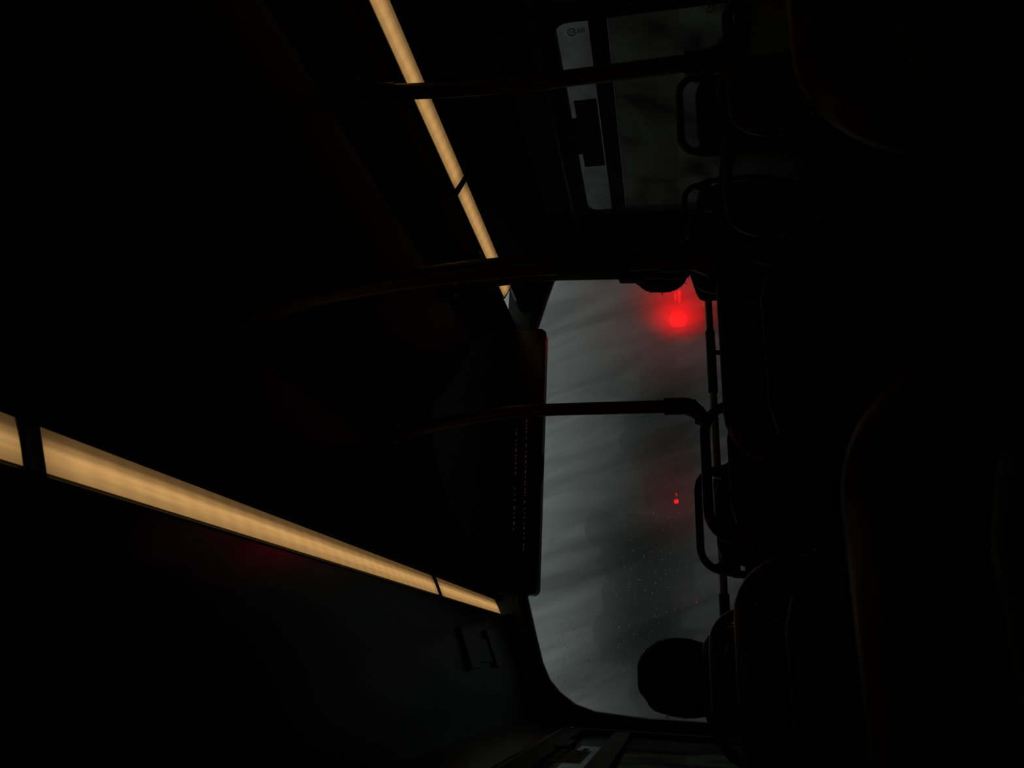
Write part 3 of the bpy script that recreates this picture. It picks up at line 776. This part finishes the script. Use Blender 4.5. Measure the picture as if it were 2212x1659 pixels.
# ------------------------------------------------------------------ outside
m_road = mat('wet asphalt', (.02, .02, .022), .35, .5, noise=.3, nscale=1)
m_dark = mat('dark outside concrete', (.05, .05, .048), .8, .2, noise=.2, nscale=.3)
m_leaf = mat('dark foliage', (.012, .02, .010), .9, .1, noise=.5, nscale=2)
m_bark = mat('dark bark', (.02, .017, .013), .9, .1, noise=.4, nscale=6)
GR = -2.30
def out_struct(o, label): return tag(o, label, 'ground')
bm = boxbm((-60, -20, GR - .1), (80, 220, GR)); o = obj('ground', bm, m_road, smooth=False); o['kind'] = 'structure'; o['label'] = 'wet dark road outside'
def signal(u, v, y, d_, label, s_lens=13.0):
    c = at(u, v, y=y); x, z = c.x, c.z
    root = tag(empty('traffic_signal', (x + .0, y, GR)), label, 'traffic light', 'red traffic lights seen through the wet windscreen')
    obj('post', tube(bmesh.new(), [(x, y + .12, GR), (x, y + .12, z + .25)], .05, 12), m_black, root)
    obj('head_box', boxbm((x - d_ * .75, y, z - d_ * 3.2), (x + d_ * .75, y + .18, z + d_ * .8)), m_black, root, bevel=.01)
    bm = bmesh.new(); bmesh.ops.create_cone(bm, cap_ends=True, segments=24, radius1=d_ / 2, radius2=d_ / 2 * .9, depth=.03, matrix=Matrix.Translation((x, y - .015, z)) @ Matrix.Rotation(math.pi / 2, 4, 'X'))
    obj('lens', bm, emit('red signal lens %g' % s_lens, (1.0, .0008, .0015), s_lens), root)['label'] = 'lit red lens'
    obj('side_box', boxbm((x + d_ * 1.0, y + .01, z - d_ * .5), (x + d_ * 2.0, y + .14, z + d_ * .5)), m_black, root, bevel=.006)
    bm = bmesh.new(); xx = x + d_ * 1.5
    box(bm, (xx - d_ * .34, y - .004, z - d_ * .2), (xx + d_ * .34, y + .012, z - d_ * .02)); box(bm, (xx - d_ * .26, y - .004, z + d_ * .05), (xx + d_ * .2, y + .012, z + d_ * .17))
    obj('lit_figure', bm, emit('red signal figure %g' % s_lens, (1.0, .004, .006), s_lens * .9), root, smooth=False)
    obj('arm', boxbm((x, y + .05, z - .02), (x + d_ * 1.1, y + .09, z + .02)), m_black, root)
    for k in (1, 2):
        bm = bmesh.new(); bmesh.ops.create_cone(bm, cap_ends=True, segments=20, radius1=d_ / 2, radius2=d_ / 2 * .9, depth=.03, matrix=Matrix.Translation((x, y - .015, z - k * d_ * 1.2)) @ Matrix.Rotation(math.pi / 2, 4, 'X'))
        obj('lens', bm, m_screen, root)
signal(1465, 690, 8.5, .215, 'big glowing red traffic light at the windscreen edge beside the thick pole')
signal(1461, 1083, 34.0, .22, 'small red traffic light dot below the middle of the windscreen', 8.0)
signal(1505, 1300, 75.0, .20, 'faintest tiny red traffic light low in the windscreen', 3.0)
def block(x0, x1, y0, y1, h, label, nm='building'):
    o = obj(nm, boxbm((x0, y0, GR), (x1, y1, h)), m_dark, smooth=False)
    nx = max(2, int((x1 - x0) / 3)); nz = max(2, int((h - GR) / 3))
    for i in range(nx):
        for j in range(nz):
            xa = x0 + (i + .25) * (x1 - x0) / nx; za = GR + (j + .3) * (h - GR) / nz
            obj('window', boxbm((xa, y0 - .05, za), (xa + .45 * (x1 - x0) / nx, y0 + .02, za + .4 * (h - GR) / nz)), m_screen, o, smooth=False)
    return tag(o, label, 'building', 'dark buildings beyond the windscreen')
block(26, 44, 110, 130, 4.6, 'far grey building at the windscreen side with the big red light')
block(12, 25, 120, 140, 2.4, 'low far building beyond the middle of the windscreen')
block(-26, -12, 80, 100, 6.0, 'far building beyond the windscreen corner above the dark-haired person')
def tree(x, y, h, r, label):
    root = tag(empty('tree', (x, y, GR)), label, 'tree', 'dark trees beyond the wet windscreen')
    obj('trunk', tube(bmesh.new(), [(x, y, GR), (x + .1, y, GR + h * .4), (x, y, GR + h * .7)], [.22, .16, .10], 10), m_bark, root)
    bm = bmesh.new()
    for _ in range(16):
        c_ = Vector((random.gauss(x, r * .5), random.gauss(y, r * .4), GR + h - r * .6 + random.gauss(0, r * .35)))
        rr_ = r * random.uniform(.25, .55)
        bmesh.ops.create_icosphere(bm, subdivisions=2, radius=rr_, matrix=Matrix.Translation(c_))
    for v_ in bm.verts: v_.co += Vector([random.gauss(0, r * .03) for _ in range(3)])
    obj('crown', bm, m_leaf, root, smooth=False)
tree(5.2, 40, 6.8, 2.6, 'dark tree beyond the windscreen, between the small red light and the seated person')
tree(1.9, 46, 6.0, 2.6, 'dark tree beyond the windscreen, next to the seated person')
tree(14.5, 48, 5.6, 1.9, 'dark tree beyond the windscreen, next to the thin middle pole')
tree(-1.5, 60, 5.4, 2.6, 'dark tree behind the seated person')

# parts were measured in the bus's own coordinates: seat each one on its thing's base
for o in [o for o in bpy.data.objects if o.type == 'EMPTY' and o.parent is None and not o.name.startswith('person')]:
    for c in o.children:
        c.matrix_parent_inverse = Matrix.Translation(-Vector(o.location))
